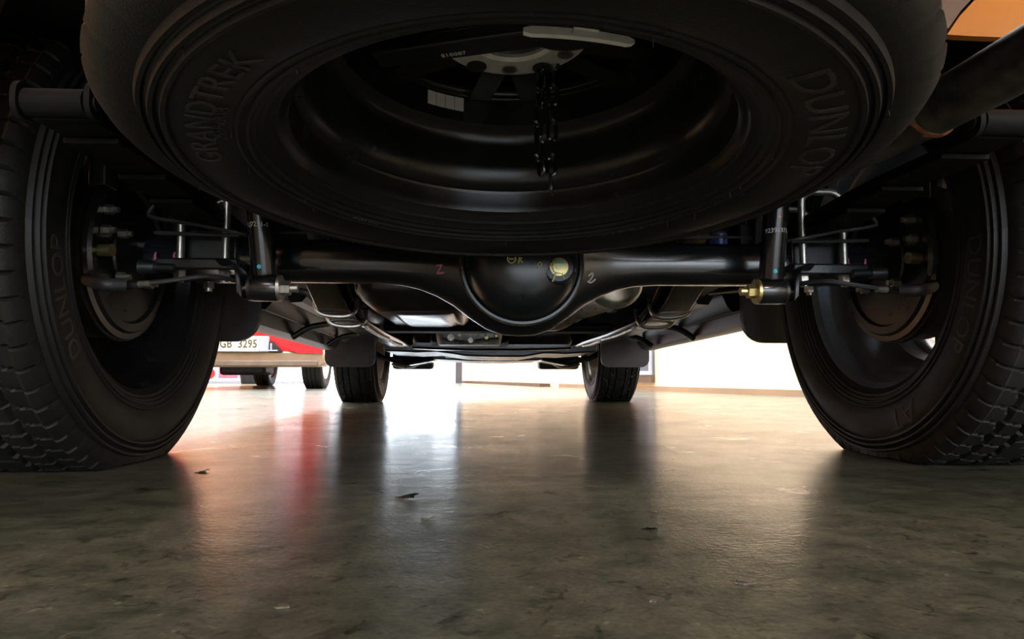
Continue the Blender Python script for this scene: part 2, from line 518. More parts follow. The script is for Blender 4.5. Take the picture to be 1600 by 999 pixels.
def tyre_mb(R=0.380, flat=None, seg=720, tread=1.0):
    m = MB()
    P = tyre_profile()
    tr = []
    nsh = 5
    for k in range(nsh):                       # shoulder, still on the grid that carries the tread
        t = (k + 1) / (nsh + 1)
        a = t * PI / 2
        tr.append((.3525 + (R - .3525) * sin(a), -(.098 + .0225 * cos(a))))
    nt_ = 38
    for k in range(nt_ + 1):
        z = -.098 + .196 * k / nt_
        tr.append((R - .004 * (z / .098) ** 2, z))
    for k in range(nsh):
        t = 1 - (k + 1) / (nsh + 1)
        a = t * PI / 2
        tr.append((.3525 + (R - .3525) * sin(a), (.098 + .0225 * cos(a))))
    prof = P + tr + [(r, -z) for r, z in reversed(P)]
    n0, n1 = len(P), len(P) + len(tr)
    rings = []
    for k in range(seg):
        a = 2 * PI * k / seg
        ring = []
        for j, (r, z) in enumerate(prof):
            if n0 <= j < n1:
                d = 0.0
                az = abs(z)
                zig = 0.004 * (1 if (k // 5) % 2 else -1)
                if abs(az - (.030 + zig * .6)) < .0034 or abs(az - (.068 + zig * .5)) < .0034:
                    d = .0085
                pitch = 10 if az > .068 else 9
                ph = (k + (3 if z > 0 else 0) + int(az * 60) ) % pitch
                if az > .07 and ph == 0:
                    d = .0068
                elif .034 < az <= .07 and ph == 0:
                    d = .0065
                elif az <= .034 and ph == 2 and (k // 9) % 2 == 0:
                    d = .005
                r = r - d * tread
            x, y = r * cos(a), r * sin(a)
            zz = z
            if flat is not None:
                # the loaded tyre: flat on the floor, sidewalls a little fuller
                if y < -flat + 0.05:
                    q = max(0.0, min(1.0, (-flat + 0.05 - y) / 0.05)) * max(0.0, 1 - abs(x) / 0.2)
                    zz = z * (1 + 0.035 * q)
                y = max(y, -flat + (0.0004 if n0 <= j < n1 and (r > R - .006) else 0.002))
            ring.append(m.bm.verts.new((x, y, zz)))
        rings.append(ring)
    nn = len(prof)
    for k in range(seg):
        A, B = rings[k], rings[(k + 1) % seg]
        for j in range(nn - 1):
            m.bm.faces.new((A[j], A[j + 1], B[j + 1], B[j]))
    return m
def sidewall_z(r):
    P = tyre_profile()
    for (r0, z0), (r1, z1) in zip(P, P[1:]):
        if r0 <= r <= r1:
            return lerp(z0, z1, (r - r0) / max(1e-6, r1 - r0))
    return -.118
def arc_text(body, size, rad, ang, depth=.0011, flip=1, spacing=1.0, wide=1.0):
    """raised letters wrapped round the inner sidewall; ang = angle of the word's middle in the wheel's plane"""
    m = text_bm(body, size, .0005, spacing)
    bmesh.ops.subdivide_edges(m.bm, edges=[e for e in m.bm.edges if e.calc_length() > size * .25], cuts=3)
    for v in m.bm.verts:
        x, y, z = v.co
        r = rad + y * flip
        a = ang + x * wide / rad * flip       # seen from -Z the wheel's angles run clockwise
        v.co = (r * cos(a), r * sin(a), sidewall_z(r) - (depth if z > 0 else -.0012))
    return m

# ------------------------------------------------------------------ the truck
truck = empty('pickup_truck', (0, 1.26, 0))
tag(truck, 'black undercarriage of an orange pickup truck seen from behind, on four black tyres', 'truck')
T = truck
for s in (-1, 1):
    # ---- rear wheel: rim with tyre and raised lettering as its children
    wc = Vector((s * .777, 1.26, .362))
    rot = Matrix(((0, 0, s), (s, 0, 0), (0, 1, 0)))       # X_local=(0,s,0), Y_local=Z_world, Z_local=(s,0,0)
    w = rim_mb().build('rear_wheel', M_rim_lit if s > 0 else M_rim, T, centre=False)
    w.location = wc - T.location
    w.rotation_euler = rot.to_euler()
    sp = spokes_mb().build('spokes', M_rim, w, centre=False)
    if s < 0:
        ty = rear_ty = tyre_mb(R=.385, flat=.362).build('tyre', M_rubber, w, centre=False, angle=30)
    else:
        ty = rear_ty.copy()
        C.objects.link(ty)
        ty.parent = w
    if s > 0:
        arc_text('AT', .052, .302, PI * 1.5 - .38, wide=1.15).build('raised_lettering', M_rubber_d, w, centre=False)
        arc_text('DUNLOP', .040, .302, PI * 1.5 - 1.25, wide=1.1, depth=.0005).build('raised_lettering', M_rubber_d, w, centre=False)
    else:
        arc_text('DUNLOP', .040, .302, PI * 1.5 + 1.2, wide=1.1, depth=.0005).build('raised_lettering', M_rubber_d, w, centre=False)
    # ---- brake drum and backing plate
    m = MB()
    Mx = Matrix.Translation((s * .738, 1.26, .362)) @ Matrix.Scale(.98, 4) @ rot.to_4x4()
    m.lathe([(.0, .05), (.13, .05), (.148, .03), (.150, -.02), (.156, -.022), (.156, -.034), (.150, -.036), (.150, -.04), (.0, -.04)], 72, M=Mx)
    dr = m.build('brake_drum', M_drum, T)
    m = MB()
    m.lathe([(.0, -.048), (.06, -.048), (.062, -.044), (.120, -.043), (.124, -.050), (.138, -.050), (.142, -.044), (.152, -.042), (.152, -.038), (.0, -.038)], 72, M=Mx)
    bp = m.build('backing_plate', M_black, T)
    for k, (yy, zz) in enumerate(((-.05, .03), (-.05, -.045), (.05, .03), (.05, -.045), (-.105, .025), (-.10, .06))):
        m = MB()
        x0 = s * .690
        m.hexa((x0, 1.26 + yy, .362 + zz), (x0 - s * .014, 1.26 + yy, .362 + zz), .0085)
        m.cyl((x0 - s * .002, 1.26 + yy, .362 + zz), (x0 - s * .022, 1.26 + yy, .362 + zz), .005, seg=10)
        m.build('bolt', M_steel, bp)
    # wheel cylinder bracket and cable boots on the plate
    m = MB()
    m.box(s * .69 - .014, s * .69 + .014, 1.13, 1.17, .455, .50)
    m.build('cylinder_bracket', M_drum, T, bevel=.003)
    m = MB()
    m.cyl((s * .690, 1.15, .352), (s * .668, 1.147, .352), .010, seg=16)
    m.build('inspection_plug', M_zinc, T, label='small yellow inspection plug')
    m = MB()
    m.cyl((s * .625, 1.15, .325), (s * .60, 1.15, .325), .013, .010, seg=16)
    m.cyl((s * .60, 1.15, .325), (s * .57, 1.15, .324), .007, seg=12)
    m.build('cable_boot', M_black, T)
    # parking brake cable with its fittings
    m = MB()
    m.tube(smooth_path([(s * .665, 1.17, .295), (s * .63, 1.13, .292), (s * .60, 1.12, .294), (s * .55, 1.125, .302), (s * .51, 1.14, .309), (s * .47, 1.22, .31), (s * .44, 1.5, .33)]), .0042, 8)
    cb = m.build('parking_brake_cable', M_plastic, T)
    m = MB()
    m.cyl((s * .612, 1.122, .293), (s * .592, 1.119, .294), .0055, seg=12)
    m.build('cable_ferrule', M_steel, cb)
    m = MB()
    m.tube(smooth_path([(s * .69, 1.12, .30), (s * .655, 1.10, .290), (s * .63, 1.115, .291)]), [.011] * 13, 12)
    m.build('cable_sleeve', M_plastic, cb)
    # ---- leaf spring: four leaves, each its own mesh
    path0 = [(s * .522, .745, .424), (s * .524, .84, .428), (s * .53, 1.0, .432), (s * .54, 1.26, .428), (s * .54, 1.6, .410), (s * .53, 1.9, .382), (s * .52, 2.18, .364)]
    big = smooth_path(path0, 6)
    ls = empty('leaf_spring', (0, 0, 0), T)
    ls.location = (0, 0, 0)
    def strip(y0, y1, dz, nm='leaf'):
        mm = MB()
        R = []
        for p in big:
            if y0 <= p.y <= y1:
                e = dz
                R.append([(p.x - .031, p.y, p.z + e - .0034), (p.x + .031, p.y, p.z + e - .0034), (p.x + .031, p.y, p.z + e + .0034), (p.x - .031, p.y, p.z + e + .0034)])
        mm.loft(R)
        return mm.build(nm, M_dull, ls, bevel=.001)
    strip(.70, 2.3, 0)
    strip(.80, 2.05, -.0082)
    strip(.92, 1.80, -.0164)
    strip(1.02, 1.56, -.0248)
    for yy, zz, xx in ((.737, .436, .522), (2.19, .376, .52)):
        m = MB()
        m.lathe([(.009, -.031), (.0145, -.031), (.0145, .031), (.009, .031)], 24, M=Matrix.Translation((s * xx, yy, zz)) @ Matrix.Rotation(PI / 2, 4, 'Y'), closed=True)
        m.build('spring_eye', M_dull, ls)
        m = MB()
        m.cyl((s * xx - .042, yy, zz), (s * xx + .042, yy, zz), .0085, seg=16)
        m.build('eye_bushing', M_rubber, ls)
    for q in (-.037, .037):
        m = MB()
        m.prism(rrect(.722, .755, .418, .458, .015, 5), lambda u, v, t, q=q: (s * .522 + q + t, u, v), -.003, .003)
        m.build('spring_shackle', M_dull, T)
    m = MB()
    m.prism([(2.08, .46), (2.11, .38), (2.15, .350), (2.21, .348), (2.25, .37), (2.28, .46)], lambda u, v, t: (t, u, v), s * .475, s * .565)
    m.build('spring_hanger', M_gloss, T, bevel=.006)
    for yc in (1.62,):
        m = MB()
        z = .432
        m.box(s * .535 - .036, s * .535 + .036, yc - .012, yc + .012, z - .030, z - .026)
        m.box(s * .535 - .036, s * .535 - .033, yc - .012, yc + .012, z - .030, z + .008)
        m.box(s * .535 + .033, s * .535 + .036, yc - .012, yc + .012, z - .030, z + .008)
        m.build('rebound_clip', M_black, ls)
    # ---- U-bolts over the spring
    for yy in (1.195, 1.325):
        m = MB()
        a, b = s * .543 - .0375, s * .543 + .0375
        m.tube([(a, yy, .307)] + smooth_path([(a, yy, .34), (a, yy, .455), (a + .004, yy, .469), (a + .016, yy, .478), (s * .543, yy, .479), (b - .016, yy, .478), (b - .004, yy, .469), (b, yy, .455), (b, yy, .34)], 4) + [(b, yy, .307)], .0066, 12)
        u = m.build('u_bolt', M_steel, T)
        for xx in (a, b):
            m = MB()
            m.hexa((xx, yy, .325), (xx, yy, .313), .0105)
            m.cyl((xx, yy, .3265), (xx, yy, .325), .0125, seg=20)
            m.build('nut', M_steel, u)
    m = MB()
    m.prism([(s * .475, .328), (s * .485, .325), (s * .61, .325), (s * .615, .330), (s * .61, .345), (s * .475, .345)], lambda u, v, t: (u, t, v), 1.17, 1.35)
    m.box(min(s * .495, s * .59), max(s * .495, s * .59), 1.22, 1.30, .345, .41)
    m.build('spring_plate', M_black, T, bevel=.004)
    # arm from the spring plate to the lower eye of the shock absorber
    m = MB()
    R = []
    for p in smooth_path([(.505, 1.19, .337), (.478, 1.17, .335), (.463, 1.155, .322), (.457, 1.15, .30), (.4555, 1.15, .278)], 5):
        R.append([(s * (p.x - .002), p.y - .024, p.z - .006), (s * (p.x + .008), p.y - .024, p.z + .004), (s * (p.x + .008), p.y + .024, p.z + .004), (s * (p.x - .002), p.y + .024, p.z - .006)])
    m.loft(R)
    m.build('shock_arm', M_black, T, bevel=.002)
    # ---- shock absorber
    e0 = Vector((s * .423, 1.15, .292))
    top = Vector((s * .435, 1.10, .60)) if s > 0 else Vector((s * .442, 1.10, .60))
    d = (top - e0).normalized()
    m = MB()
    m.tube([e0 + d * .018, e0 + d * .022, e0 + d * .026, e0 + d * .205], [.014, .020, .0205, .0205], 32)
    sh = m.build('shock_absorber', M_gloss, T)
    m = MB()
    m.tube([e0 + d * .20, e0 + d * .202, e0 + d * .33], [.020, .0235, .0235], 32)
    m.build('dust_cover', M_black, sh)
    m = MB()
    m.lathe([(.010, -.022), (.021, -.022), (.022, -.018), (.022, .018), (.021, .022), (.010, .022)], 32, M=Matrix.Translation(e0) @ Matrix.Rotation(PI / 2, 4, 'Y'), closed=True)
    m.build('shock_eye', M_gloss, sh)
    for q in (-1, 1):
        m = MB()
        m.cyl(e0 + Vector((q * s * .026, 0, 0)), e0 + Vector((q * s * .021, 0, 0)), .0215, seg=28)
        m.build('washer', (M_zinc if s > 0 else M_steel) if q < 0 else M_black, sh)
    m = MB()
    m.hexa(e0 - Vector((s * .040, 0, 0)), e0 - Vector((s * .026, 0, 0)), .012)
    m.cyl(e0 - Vector((s * .052, 0, 0)), e0 + Vector((s * .04, 0, 0)), .0068, seg=16)
    m.build('bolt', M_zinc if s > 0 else M_steel, sh)
    # painted dots and the stamped number, wrapped round the tube
    tm = text_bm('92392371-1' if s > 0 else 'LJ7231-1', .0105, .0002)
    for v in tm.bm.verts:
        x, y, z = v.co
        ang = -PI / 2 + x / .0208
        hgt = .1 + y
        base = e0 + d * hgt
        v.co = (base.x + .0207 * cos(ang), base.y + .0207 * sin(ang) - (.0002 if z > 0 else 0), base.z)
    tm.build('stamped_number', M_print, sh, smooth=False)
    for hgt, an, mt_ in ((.032, -.1, M_cyan), (.122, -.1, M_peach)):
        base = e0 + d * hgt
        p = Vector((base.x + .0195 * sin(an), base.y - .0195 * cos(an), base.z))
        m = MB()
        m.cyl(p, p + Vector((.0, -.0018, 0)), .0035 if mt_ is M_cyan else .0026, seg=12)
        m.build('paint_dot', mt_, sh, label='cyan paint dot' if mt_ is M_cyan else 'peach paint dot')
    # ---- frame rail with its kick-up over the axle
    m = MB()
    R = []
    for (yy, zb, zt, xi, xo) in ((.55, .60, .64, .40, .46), (.95, .58, .64, .40, .46), (1.15, .53, .62, .40, .47), (1.55, .47, .60, .395, .465), (1.80, .34, .50, .39, .47), (2.0, .295, .44, .385, .47), (2.4, .285, .43, .38, .47), (3.2, .280, .42, .37, .46), (3.8, .30, .43, .36, .45), (4.9, .36, .46, .36, .45)):
        R.append([(s * xi, yy, zb), (s * xo, yy, zb), (s * xo, yy, zt), (s * xi, yy, zt)])
    m.loft(R)
    fr = m.build('frame_rail', M_gloss, T, bevel=.008, angle=25)
    # bright steel strips modelled as the highlight on the rail's lower edge
    m = MB()
    for (y0, y1, z0, z1) in ((2.05, 2.5, .289, .281), (2.62, 2.95, .280, .278)):
        m.tube(smooth_path([(s * .395, y0, z0), (s * .392, (y0 + y1) / 2, (z0 + z1) / 2 - .003), (s * .386, y1, z1)], 6), .0065, 8)
    m.build('rail_edge_glint', M_steel, T)
    m = MB()
    m.prism([(1.62, .365), (1.75, .315), (2.0, .289), (2.05, .289), (2.05, .296), (1.76, .325), (1.63, .375)], lambda u, v, t: (t, u, v), s * .40, s * .475)
    m.build('rail_reinforcement', M_gloss, T, bevel=.003)
    for yy, zz in ((1.80, .306), (1.95, .291)):
        m = MB()
        m.tube(smooth_path([(s * .385, yy + .02, zz + .05), (s * .390, yy, zz + .005), (s * .43, yy - .01, zz - .006), (s * .48, yy - .02, zz + .006), (s * .488, yy - .02, zz + .06)], 5), .0055, 8)
        m.build('rail_warm_glint', M_shield, T)  # gold arcs modelled as the warm reflection on the rail's underside
    for yy, zz in ((2.55, .335), (2.68, .335), (2.3, .37)):
        m = MB()
        m.hexa((s * .38, yy, zz), (s * .366, yy, zz), .011)
        m.build('rail_bolt', M_steel, T)
    # ---- sill and floor underside outboard of the frame
    prof = [(.50, .400), (.53, .385), (.555, .352), (.585, .350), (.60, .375), (.625, .378), (.64, .345), (.655, .330), (.672, .334), (.685, .350), (.698, .335), (.705, .300), (.725, .292), (.76, .292), (.785, .302), (.80, .33), (.80, .40), (.50, .46)]
    m = MB()
    R = []
    for (yy, dx, dz) in ((1.93, 0, 0), (2.5, .012, -.008), (3.1, .03, -.014), (3.38, .04, -.018), (3.46, .04, .01)):
        R.append([(s * (x + dx), yy, z + dz) for x, z in prof])
    m.loft(R)
    m.build('side_sill', M_sill, T, angle=22)
    for yy in (2.45, 3.05):
        m = MB()
        m.tube(smooth_path([(s * .50, yy - .1, .37), (s * .58, yy, .335), (s * .66, yy + .02, .318), (s * .72, yy + .03, .285)], 5), .011, 10)
        m.build('step_bracket', M_gloss, T)
    # ---- wheel-arch liner ahead of the rear wheel and front mudflap
    m = MB()
    m.prism(rrect(.625, .95, .235, .55, .06, 6, (1, 1, 0, 0)), lambda u, v, t: (s * u, t, v), 1.78, 1.80)
    m.build('splash_guard', M_flap, T)
    m = MB()
    m.prism(rrect(.60, .86, .195, .40, .045, 6, (1, 1, 0, 0)), lambda u, v, t: (s * u, t, v), 3.68, 3.705)
    m.build('mudflap', M_flap, T)
    for (yc, x0, x1, zc) in ((1.26, .64, .93, .36), (4.10, .56, .93, .36)):
        m = MB()
        P_ = [(.46, 0), (.475, 0)]
        R = []
        for k in range(25):
            a = PI * k / 24
            R.append([(s * x0, yc + .47 * cos(a), zc + .06 + .47 * sin(a)), (s * x1, yc + .47 * cos(a), zc + .06 + .47 * sin(a)), (s * x1, yc + .482 * cos(a), zc + .06 + .482 * sin(a)), (s * x0, yc + .482 * cos(a), zc + .06 + .482 * sin(a))])
        m.loft(R)
        m.build('wheel_arch_liner', M_plastic, T)
    # ---- front wheel
    wc = Vector((s * .724, 4.10, .362))
    w = rim_mb().build('front_wheel', M_alloy, T, centre=False, label='silver inner rim')
    w.location = wc - T.location
    w.rotation_euler = rot.to_euler()
    w.scale = (1, 1, .88)
    spokes_mb().build('spokes', M_rim, w, centre=False)
    tyre_mb(flat=.362, seg=240).build('tyre', M_rubber, w, centre=False, angle=30)
    m = MB()
    m.lathe([(.0, .03), (.15, .03), (.15, .0), (.0, .0)], 48, M=Matrix.Translation((s * .68, 4.10, .362)) @ rot.to_4x4())
    m.build('front_brake_disc', M_steel, T)
    # ---- front suspension arm and hub carrier
    m = MB()
    m.loft([[(s * .30, 3.90, .235), (s * .30, 4.3, .235), (s * .30, 4.3, .275), (s * .30, 3.90, .275)],
            [(s * .45, 3.98, .210), (s * .45, 4.22, .210), (s * .45, 4.22, .25), (s * .45, 3.98, .25)],
            [(s * .60, 4.05, .235), (s * .60, 4.15, .235), (s * .60, 4.15, .265), (s * .60, 4.05, .265)],
            [(s * .66, 4.06, .26), (s * .66, 4.14, .26), (s * .66, 4.14, .30), (s * .66, 4.06, .30)]])
    m.build('lower_arm', M_gloss, T, bevel=.01)
    m = MB()
    m.tube(smooth_path([(s * .40, 4.35, .236), (s * .46, 4.40, .218), (s * .53, 4.42, .213), (s * .60, 4.42, .224)], 6), [.006 + .012 * sin(PI * k / 18) for k in range(19)], 12)
    m.build('bumper_stay', M_shield, T)
    m = MB()
    m.box(*sorted((s * .34, s * .60)), 4.45, 4.60, .192, .34)
    m.build('air_deflector', M_plastic, T, bevel=.02)

# ---- axle housing, lofted along X with the round belly in the middle
def belly(x):
    K = [(0, .1345), (.03, .1325), (.06, .122), (.09, .102), (.12, .079), (.15, .062), (.18, .050), (.21, .043), (.25, .0395), (.66, .0385)]
    x = abs(x)
    for (a, ha), (b, hb) in zip(K, K[1:]):
        if x <= b:
            t = (x - a) / (b - a)
            return lerp(ha, hb, t)
    return .0385
m = MB()
R = []
for k in range(-44, 45):
    x = .655 * k / 44 if abs(k) > 20 else .30 * k / 20
    if abs(k) > 20:
        x = math.copysign(.30 + (.355) * (abs(k) - 20) / 24, k)
    h = belly(x)
    dpt = min(.062, .0385 + (h - .0385) * .35)
    R.append([(x, 1.26 + dpt * math.copysign(abs(cos(a)) ** .8, cos(a)), .355 + h * math.copysign(abs(sin(a)) ** .9, sin(a))) for a in [2 * PI * q / 32 for q in range(32)]])
m.loft(R)
ax = m.build('axle_housing', M_gloss, T, angle=60)
m = MB()
Mc = Matrix.Translation((.002, 1.205, .345)) @ Matrix.Rotation(PI / 2, 4, 'X')       # local z points to -Y
m.lathe([(.1135, -.02), (.1135, .004), (.112, .0065), (.1075, .0065), (.1055, .004), (.1035, .008), (.101, .022), (.095, .040), (.082, .056), (.06, .067), (.03, .073), (.0, .074)], 80, M=Mc @ Matrix.Diagonal((.955, .955, 1, 1)))
cov = m.build('differential_cover', M_cover, T, angle=40)
m = MB()
m.lathe([(.1145, -.002), (.1155, .0), (.1155, .003), (.1140, .0045), (.1125, .0065)], 80, M=Mc @ Matrix.Diagonal((.955, .955, 1, 1)))
m.build('sealant_bead', M_bead, cov)
def cover_y(x, z):
    r = math.hypot(x - .002, z - .345) / .955
    P_ = [(.0, .074), (.03, .073), (.06, .067), (.082, .056), (.095, .040), (.101, .022), (.1035, .008)]
    for (a, ya), (b, yb) in zip(P_, P_[1:]):
        if r <= b:
            return 1.205 - lerp(ya, yb, (r - a) / (b - a))
    return 1.2
fp = Vector((.059, cover_y(.059, .329), .329))
m = MB()
m.tube([fp + Vector((0, .02, 0)), fp + Vector((0, -.001, 0)), fp + Vector((0, -.004, 0))], [.030, .028, .024], 32)
m.build('filler_boss', M_cover, cov)
m = MB()
m.cyl(fp + Vector((0, -.003, 0)), fp + Vector((0, -.006, 0)), .0155, seg=28)
m.hexa(fp + Vector((0, -.006, 0)), fp + Vector((0, -.013, 0)), .0128)
m.cyl(fp + Vector((0, -.013, 0)), fp + Vector((0, -.0145, 0)), .007, seg=20)
m.build('filler_plug', M_zinc, cov, label='yellow plated filler plug with paint marks')
m = MB()
m.box(.053, .066, fp.y - .0162, fp.y - .0145, .333, .336)
m.build('paint_mark', M_cyan, cov)
def stroke(pts, r, name, material, yf):
    """a hand-drawn paint stroke laid on a surface; pts are (x, z), yf gives the surface's y"""
    mm = MB()
    P = smooth_path([(x, yf(x, z) - .0006, z) for x, z in pts], 4) if len(pts) > 2 else [(x, yf(x, z) - .0006, z) for x, z in pts]
    mm.tube(P, r, 6)
    return mm.build(name, material, T)
m = MB()
def multi(paths, r, name, material, yf, par, label=None):
    mm = MB()
    for pts in paths:
        P = smooth_path([(x, yf(x, z) - .0005, z) for x, z in pts], 4) if len(pts) > 2 else [(x, yf(x, z) - .0005, z) for x, z in pts]
        mm.tube(P, r, 6)
    return mm.build(name, material, par, label=label)
multi([[(-.021, .348), (-.026, .344), (-.026, .338), (-.020, .334), (-.014, .338), (-.014, .344), (-.020, .348)], [(-.024, .341), (-.016, .341)], [(-.009, .334), (-.006, .348)], [(-.003, .343), (-.006, .339), (-.001, .335)]], .0014, 'marker_writing', M_yel, cover_y, cov, 'OK written in yellow marker')
multi([[(.024, .324), (.024, .333), (.028, .336), (.030, .332), (.025, .329)]], .0009, 'marker_writing', M_yel, cover_y, cov)
multi([[(.086, .331), (.087, .326)], [(.090, .331), (.091, .326)]], .0009, 'marker_writing', M_yel, cover_y, cov)
multi([[(.053, .319), (.051, .312), (.048, .304)]], .0015, 'paint_run', M_yel, lambda x, z: fp.y - .005, cov)
multi([[(.064, .319), (.065, .314), (.067, .308)]], .0013, 'paint_run', M_yel, lambda x, z: fp.y - .005, cov)
multi([[(.068, .309), (.069, .308)]], .0018, 'marker_dot', M_pink, cover_y, cov)
multi([[(-.103, .338), (-.102, .334)]], .0018, 'marker_dot', M_pink, cover_y, cov)
def axle_y(x, z):
    h = belly(x)
    dpt = min(.062, .0385 + (h - .0385) * .35)
    q = max(-1, min(1, (z - .355) / h))
    a = math.asin(math.copysign(abs(q) ** (1 / .9), q))
    return 1.26 - dpt * abs(cos(a)) ** .8
multi([[(-.148, .342), (-.138, .343)], [(-.138, .343), (-.147, .328)], [(-.147, .328), (-.134, .329)]], .0017, 'marker_writing', M_pink, axle_y, ax, 'letter Z in pink marker')
multi([[(.121, .325), (.127, .330), (.129, .326), (.124, .318), (.120, .315), (.126, .314), (.134, .320)]], .0014, 'marker_writing', M_print, axle_y, ax, 'numeral 2 in white marker')
# ---- brake line over the axle with blue clips
m = MB()
for pts in ([(-.42, 1.215, .398), (-.34, 1.21, .398), (-.31, 1.205, .394), (-.285, 1.20, .385), (-.25, 1.20, .385), (-.225, 1.20, .392), (-.218, 1.20, .42)],
            [(-.218, 1.20, .42), (-.19, 1.20, .43), (-.155, 1.20, .42), (-.145, 1.20, .390), (-.13, 1.20, .385), (-.09, 1.20, .386), (-.08, 1.20, .40)]):
    m.tube(smooth_path(pts, 5), .0026, 8)
bl = m.build('brake_line', M_plastic, T)
m = MB()
m.tube(smooth_path([(.20, 1.20, .42), (.24, 1.20, .395), (.33, 1.205, .397), (.42, 1.21, .398)], 5), .0026, 8)
m.build('brake_line', M_plastic, T)
for x in (-.283, -.158):
    m = MB()
    m.box(x - .009, x + .009, 1.192, 1.203, .379, .385)
    m.build('line_clip', M_cyan, bl, label='blue plastic clip')
# ABS wires
for s in (-1, 1):
    m = MB()
    m.tube(smooth_path([(s * .60, 1.16, .445), (s * .615, 1.15, .415), (s * .60, 1.145, .405), (s * .54, 1.14, .395), (s * .47, 1.13, .380), (s * .44, 1.16, .378)], 6), .0032, 8)
    m.build('sensor_cable', M_plastic, T)
    m = MB()
    m.tube([(s * .48, 1.185, .386), (s * .62, 1.185, .389)], .0035, 8)
    m.build('hose_pipe', M_plastic, T)
    for x in (.60, .632):
        m = MB()
        m.tube([(s * x, 1.218, .349), (s * x, 1.216, .356), (s * x + .001, 1.217, .362)], [.0028, .002, .0008], 6)
        m.build('marker_dot', M_pink, ax)
    # bump stop bracket above the axle
    m = MB()
    m.tube([(s * .38, 1.26, .47), (s * .38, 1.26, .46), (s * .38, 1.26, .43), (s * .38, 1.26, .418)], [.03, .03, .022, .012], 20)
    m.build('bump_stop', M_rubber, T)
m = MB()
m.tube([(.405, 1.34, .395), (.405, 1.34, .455)], .017, 20)
m.build('rubber_gaiter', M_blue, T, label='dark blue rubber gaiter beside the right shock absorber')
# ---- tail pipe along the right side with the rusty weld
pp = smooth_path([(.40, 1.20, .50), (.412, 1.0, .458), (.418, .86, .446), (.425, .72, .442), (.432, .55, .444), (.436, .36, .446), (.437, .22, .446)], 8)
m = MB()
m.tube(pp, .0285, 40)
tp = m.build('tail_pipe', M_pipe, T)
m = MB()
P_ = [p for p in pp if .70 <= p.y <= .745]
c = P_[len(P_) // 2]
m.lathe([(.0283, -.006), (.030, -.004), (.0315, -.001), (.0305, .003), (.0283, .006)], 40, M=Matrix.Translation(c) @ Matrix.Rotation(-PI / 2, 4, 'X'))
for v in m.bm.verts:
    v.co += Vector((random.uniform(-1, 1), random.uniform(-1, 1), random.uniform(-1, 1))) * .0011
m.build('weld_bead', M_rust, tp, label='rusty weld around the pipe')
# ---- underbody between the rails: tank, muffler, crossmembers, casings
def pillow(x0, x1, y0, y1, z0, z1, r=.04, taper=.05):
    mm = MB()
    rings = []
    n = 7
    for k in range(n):
        t = k / (n - 1)
        e = 0.5 - 0.5 * cos(PI * t)
        z = lerp(z0, z1, t)
        ins = taper * (1 - min(1, t * 2.2)) ** 2
        rings.append([(x, y, z) for x, y in rrect(x0 + ins, x1 - ins, y0 + ins, y1 - ins, r, 5)])
    mm.loft(rings)
    return mm
m = pillow(-.37, -.06, 1.62, 2.45, .305, .44, .05, .05)
fz = m.build('fuel_tank', M_tank, T, angle=60)
m = pillow(-.30, -.12, 1.70, 2.2, .300, .33, .04, .03)
m.build('tank_step', M_tank, fz, angle=60)
m = MB()
m.tube([(-.36, 1.60, .402), (-.05, 1.60, .402)], .006, 8)
m.tube([(-.36, 1.615, .392), (-.05, 1.615, .388)], .004, 8)
m.build('fuel_line', M_black, T)
m = MB()
Mm = Matrix.Translation((.245, 1.58, .375)) @ Matrix.Rotation(-PI / 2, 4, 'X') @ Matrix.Rotation(-.10, 4, 'Y')
m.lathe([(.0, -.01), (.05, -.01), (.066, .0), (.072, .006), (.072, .012), (.068, .014), (.068, .46), (.072, .466), (.066, .475), (.03, .50), (.026, .58), (.0, .58)], 40, M=Mm)
mf = m.build('muffler', M_shield, T)
m = MB()
m.tube(smooth_path([(.13, 2.2, .318), (.17, 2.1, .31), (.21, 2.0, .33), (.25, 1.95, .36)], 6), .024, 20)
m.build('exhaust_joint', M_shield, T)
m = MB()
m.box(-.37, .37, 2.20, 2.32, .290, .320)
m.build('frame_crossmember', M_dull, T, bevel=.012)
m = MB()
m.box(-.40, .40, 3.40, 3.44, .27, .45)
m.build('dark_backing', M_black, T)  # black sheet added to block bright gaps around the gearbox
m = MB()
m.loft([[(x, 3.08, z - .015), (x, 3.22, z - .015), (x, 3.22, z + .03), (x, 3.08, z + .03)] for x, z in ((-.36, .285), (-.25, .280), (-.1, .276), (.1, .276), (.25, .279), (.36, .283))])
m.build('gearbox_crossmember', M_gloss, T, bevel=.01)
m = pillow(.05, .36, 2.95, 3.4, .284, .44, .03, .02)
m.build('transfer_casing', M_gloss, T)
m = pillow(-.36, -.25, 2.95, 3.4, .290, .44, .03, .02)
m.build('front_pipe_shield', M_gloss, T)
m = pillow(-.24, .04, 2.84, 3.07, .277, .44, .03, .012)
gb = m.build('gearbox_casing', M_case, T)
for x, z, r in ((-.175, .305, .014), (-.095, .294, .011), (-.14, .315, .006), (-.03, .305, .008), (.01, .312, .006)):
    m = MB()
    m.cyl((x, 2.85, z), (x, 2.825, z), r, seg=20)
    m.cyl((x, 2.825, z), (x, 2.818, z), r * .55, seg=12)
    m.build('casing_bolt', M_steel if r > .009 else M_zinc, gb)
m = MB()
m.tube(smooth_path([(-.21, 2.835, .298), (-.15, 2.835, .288), (-.11, 2.835, .283), (-.06, 2.835, .292), (.02, 2.835, .300)], 5), .007, 8)
m.build('casing_rib', M_case, gb)
m = MB()
m.loft([[(x, 3.25, z), (x, 3.75, z - .006), (x, 3.75, z + .045), (x, 3.25, z + .05)] for x, z in ((-.50, .265), (-.35, .258), (-.25, .262), (-.12, .242), (0, .238), (.15, .238), (.25, .255), (.36, .252), (.50, .262))])
m.build('skid_plate', M_black, T, bevel=.008)
m = MB()
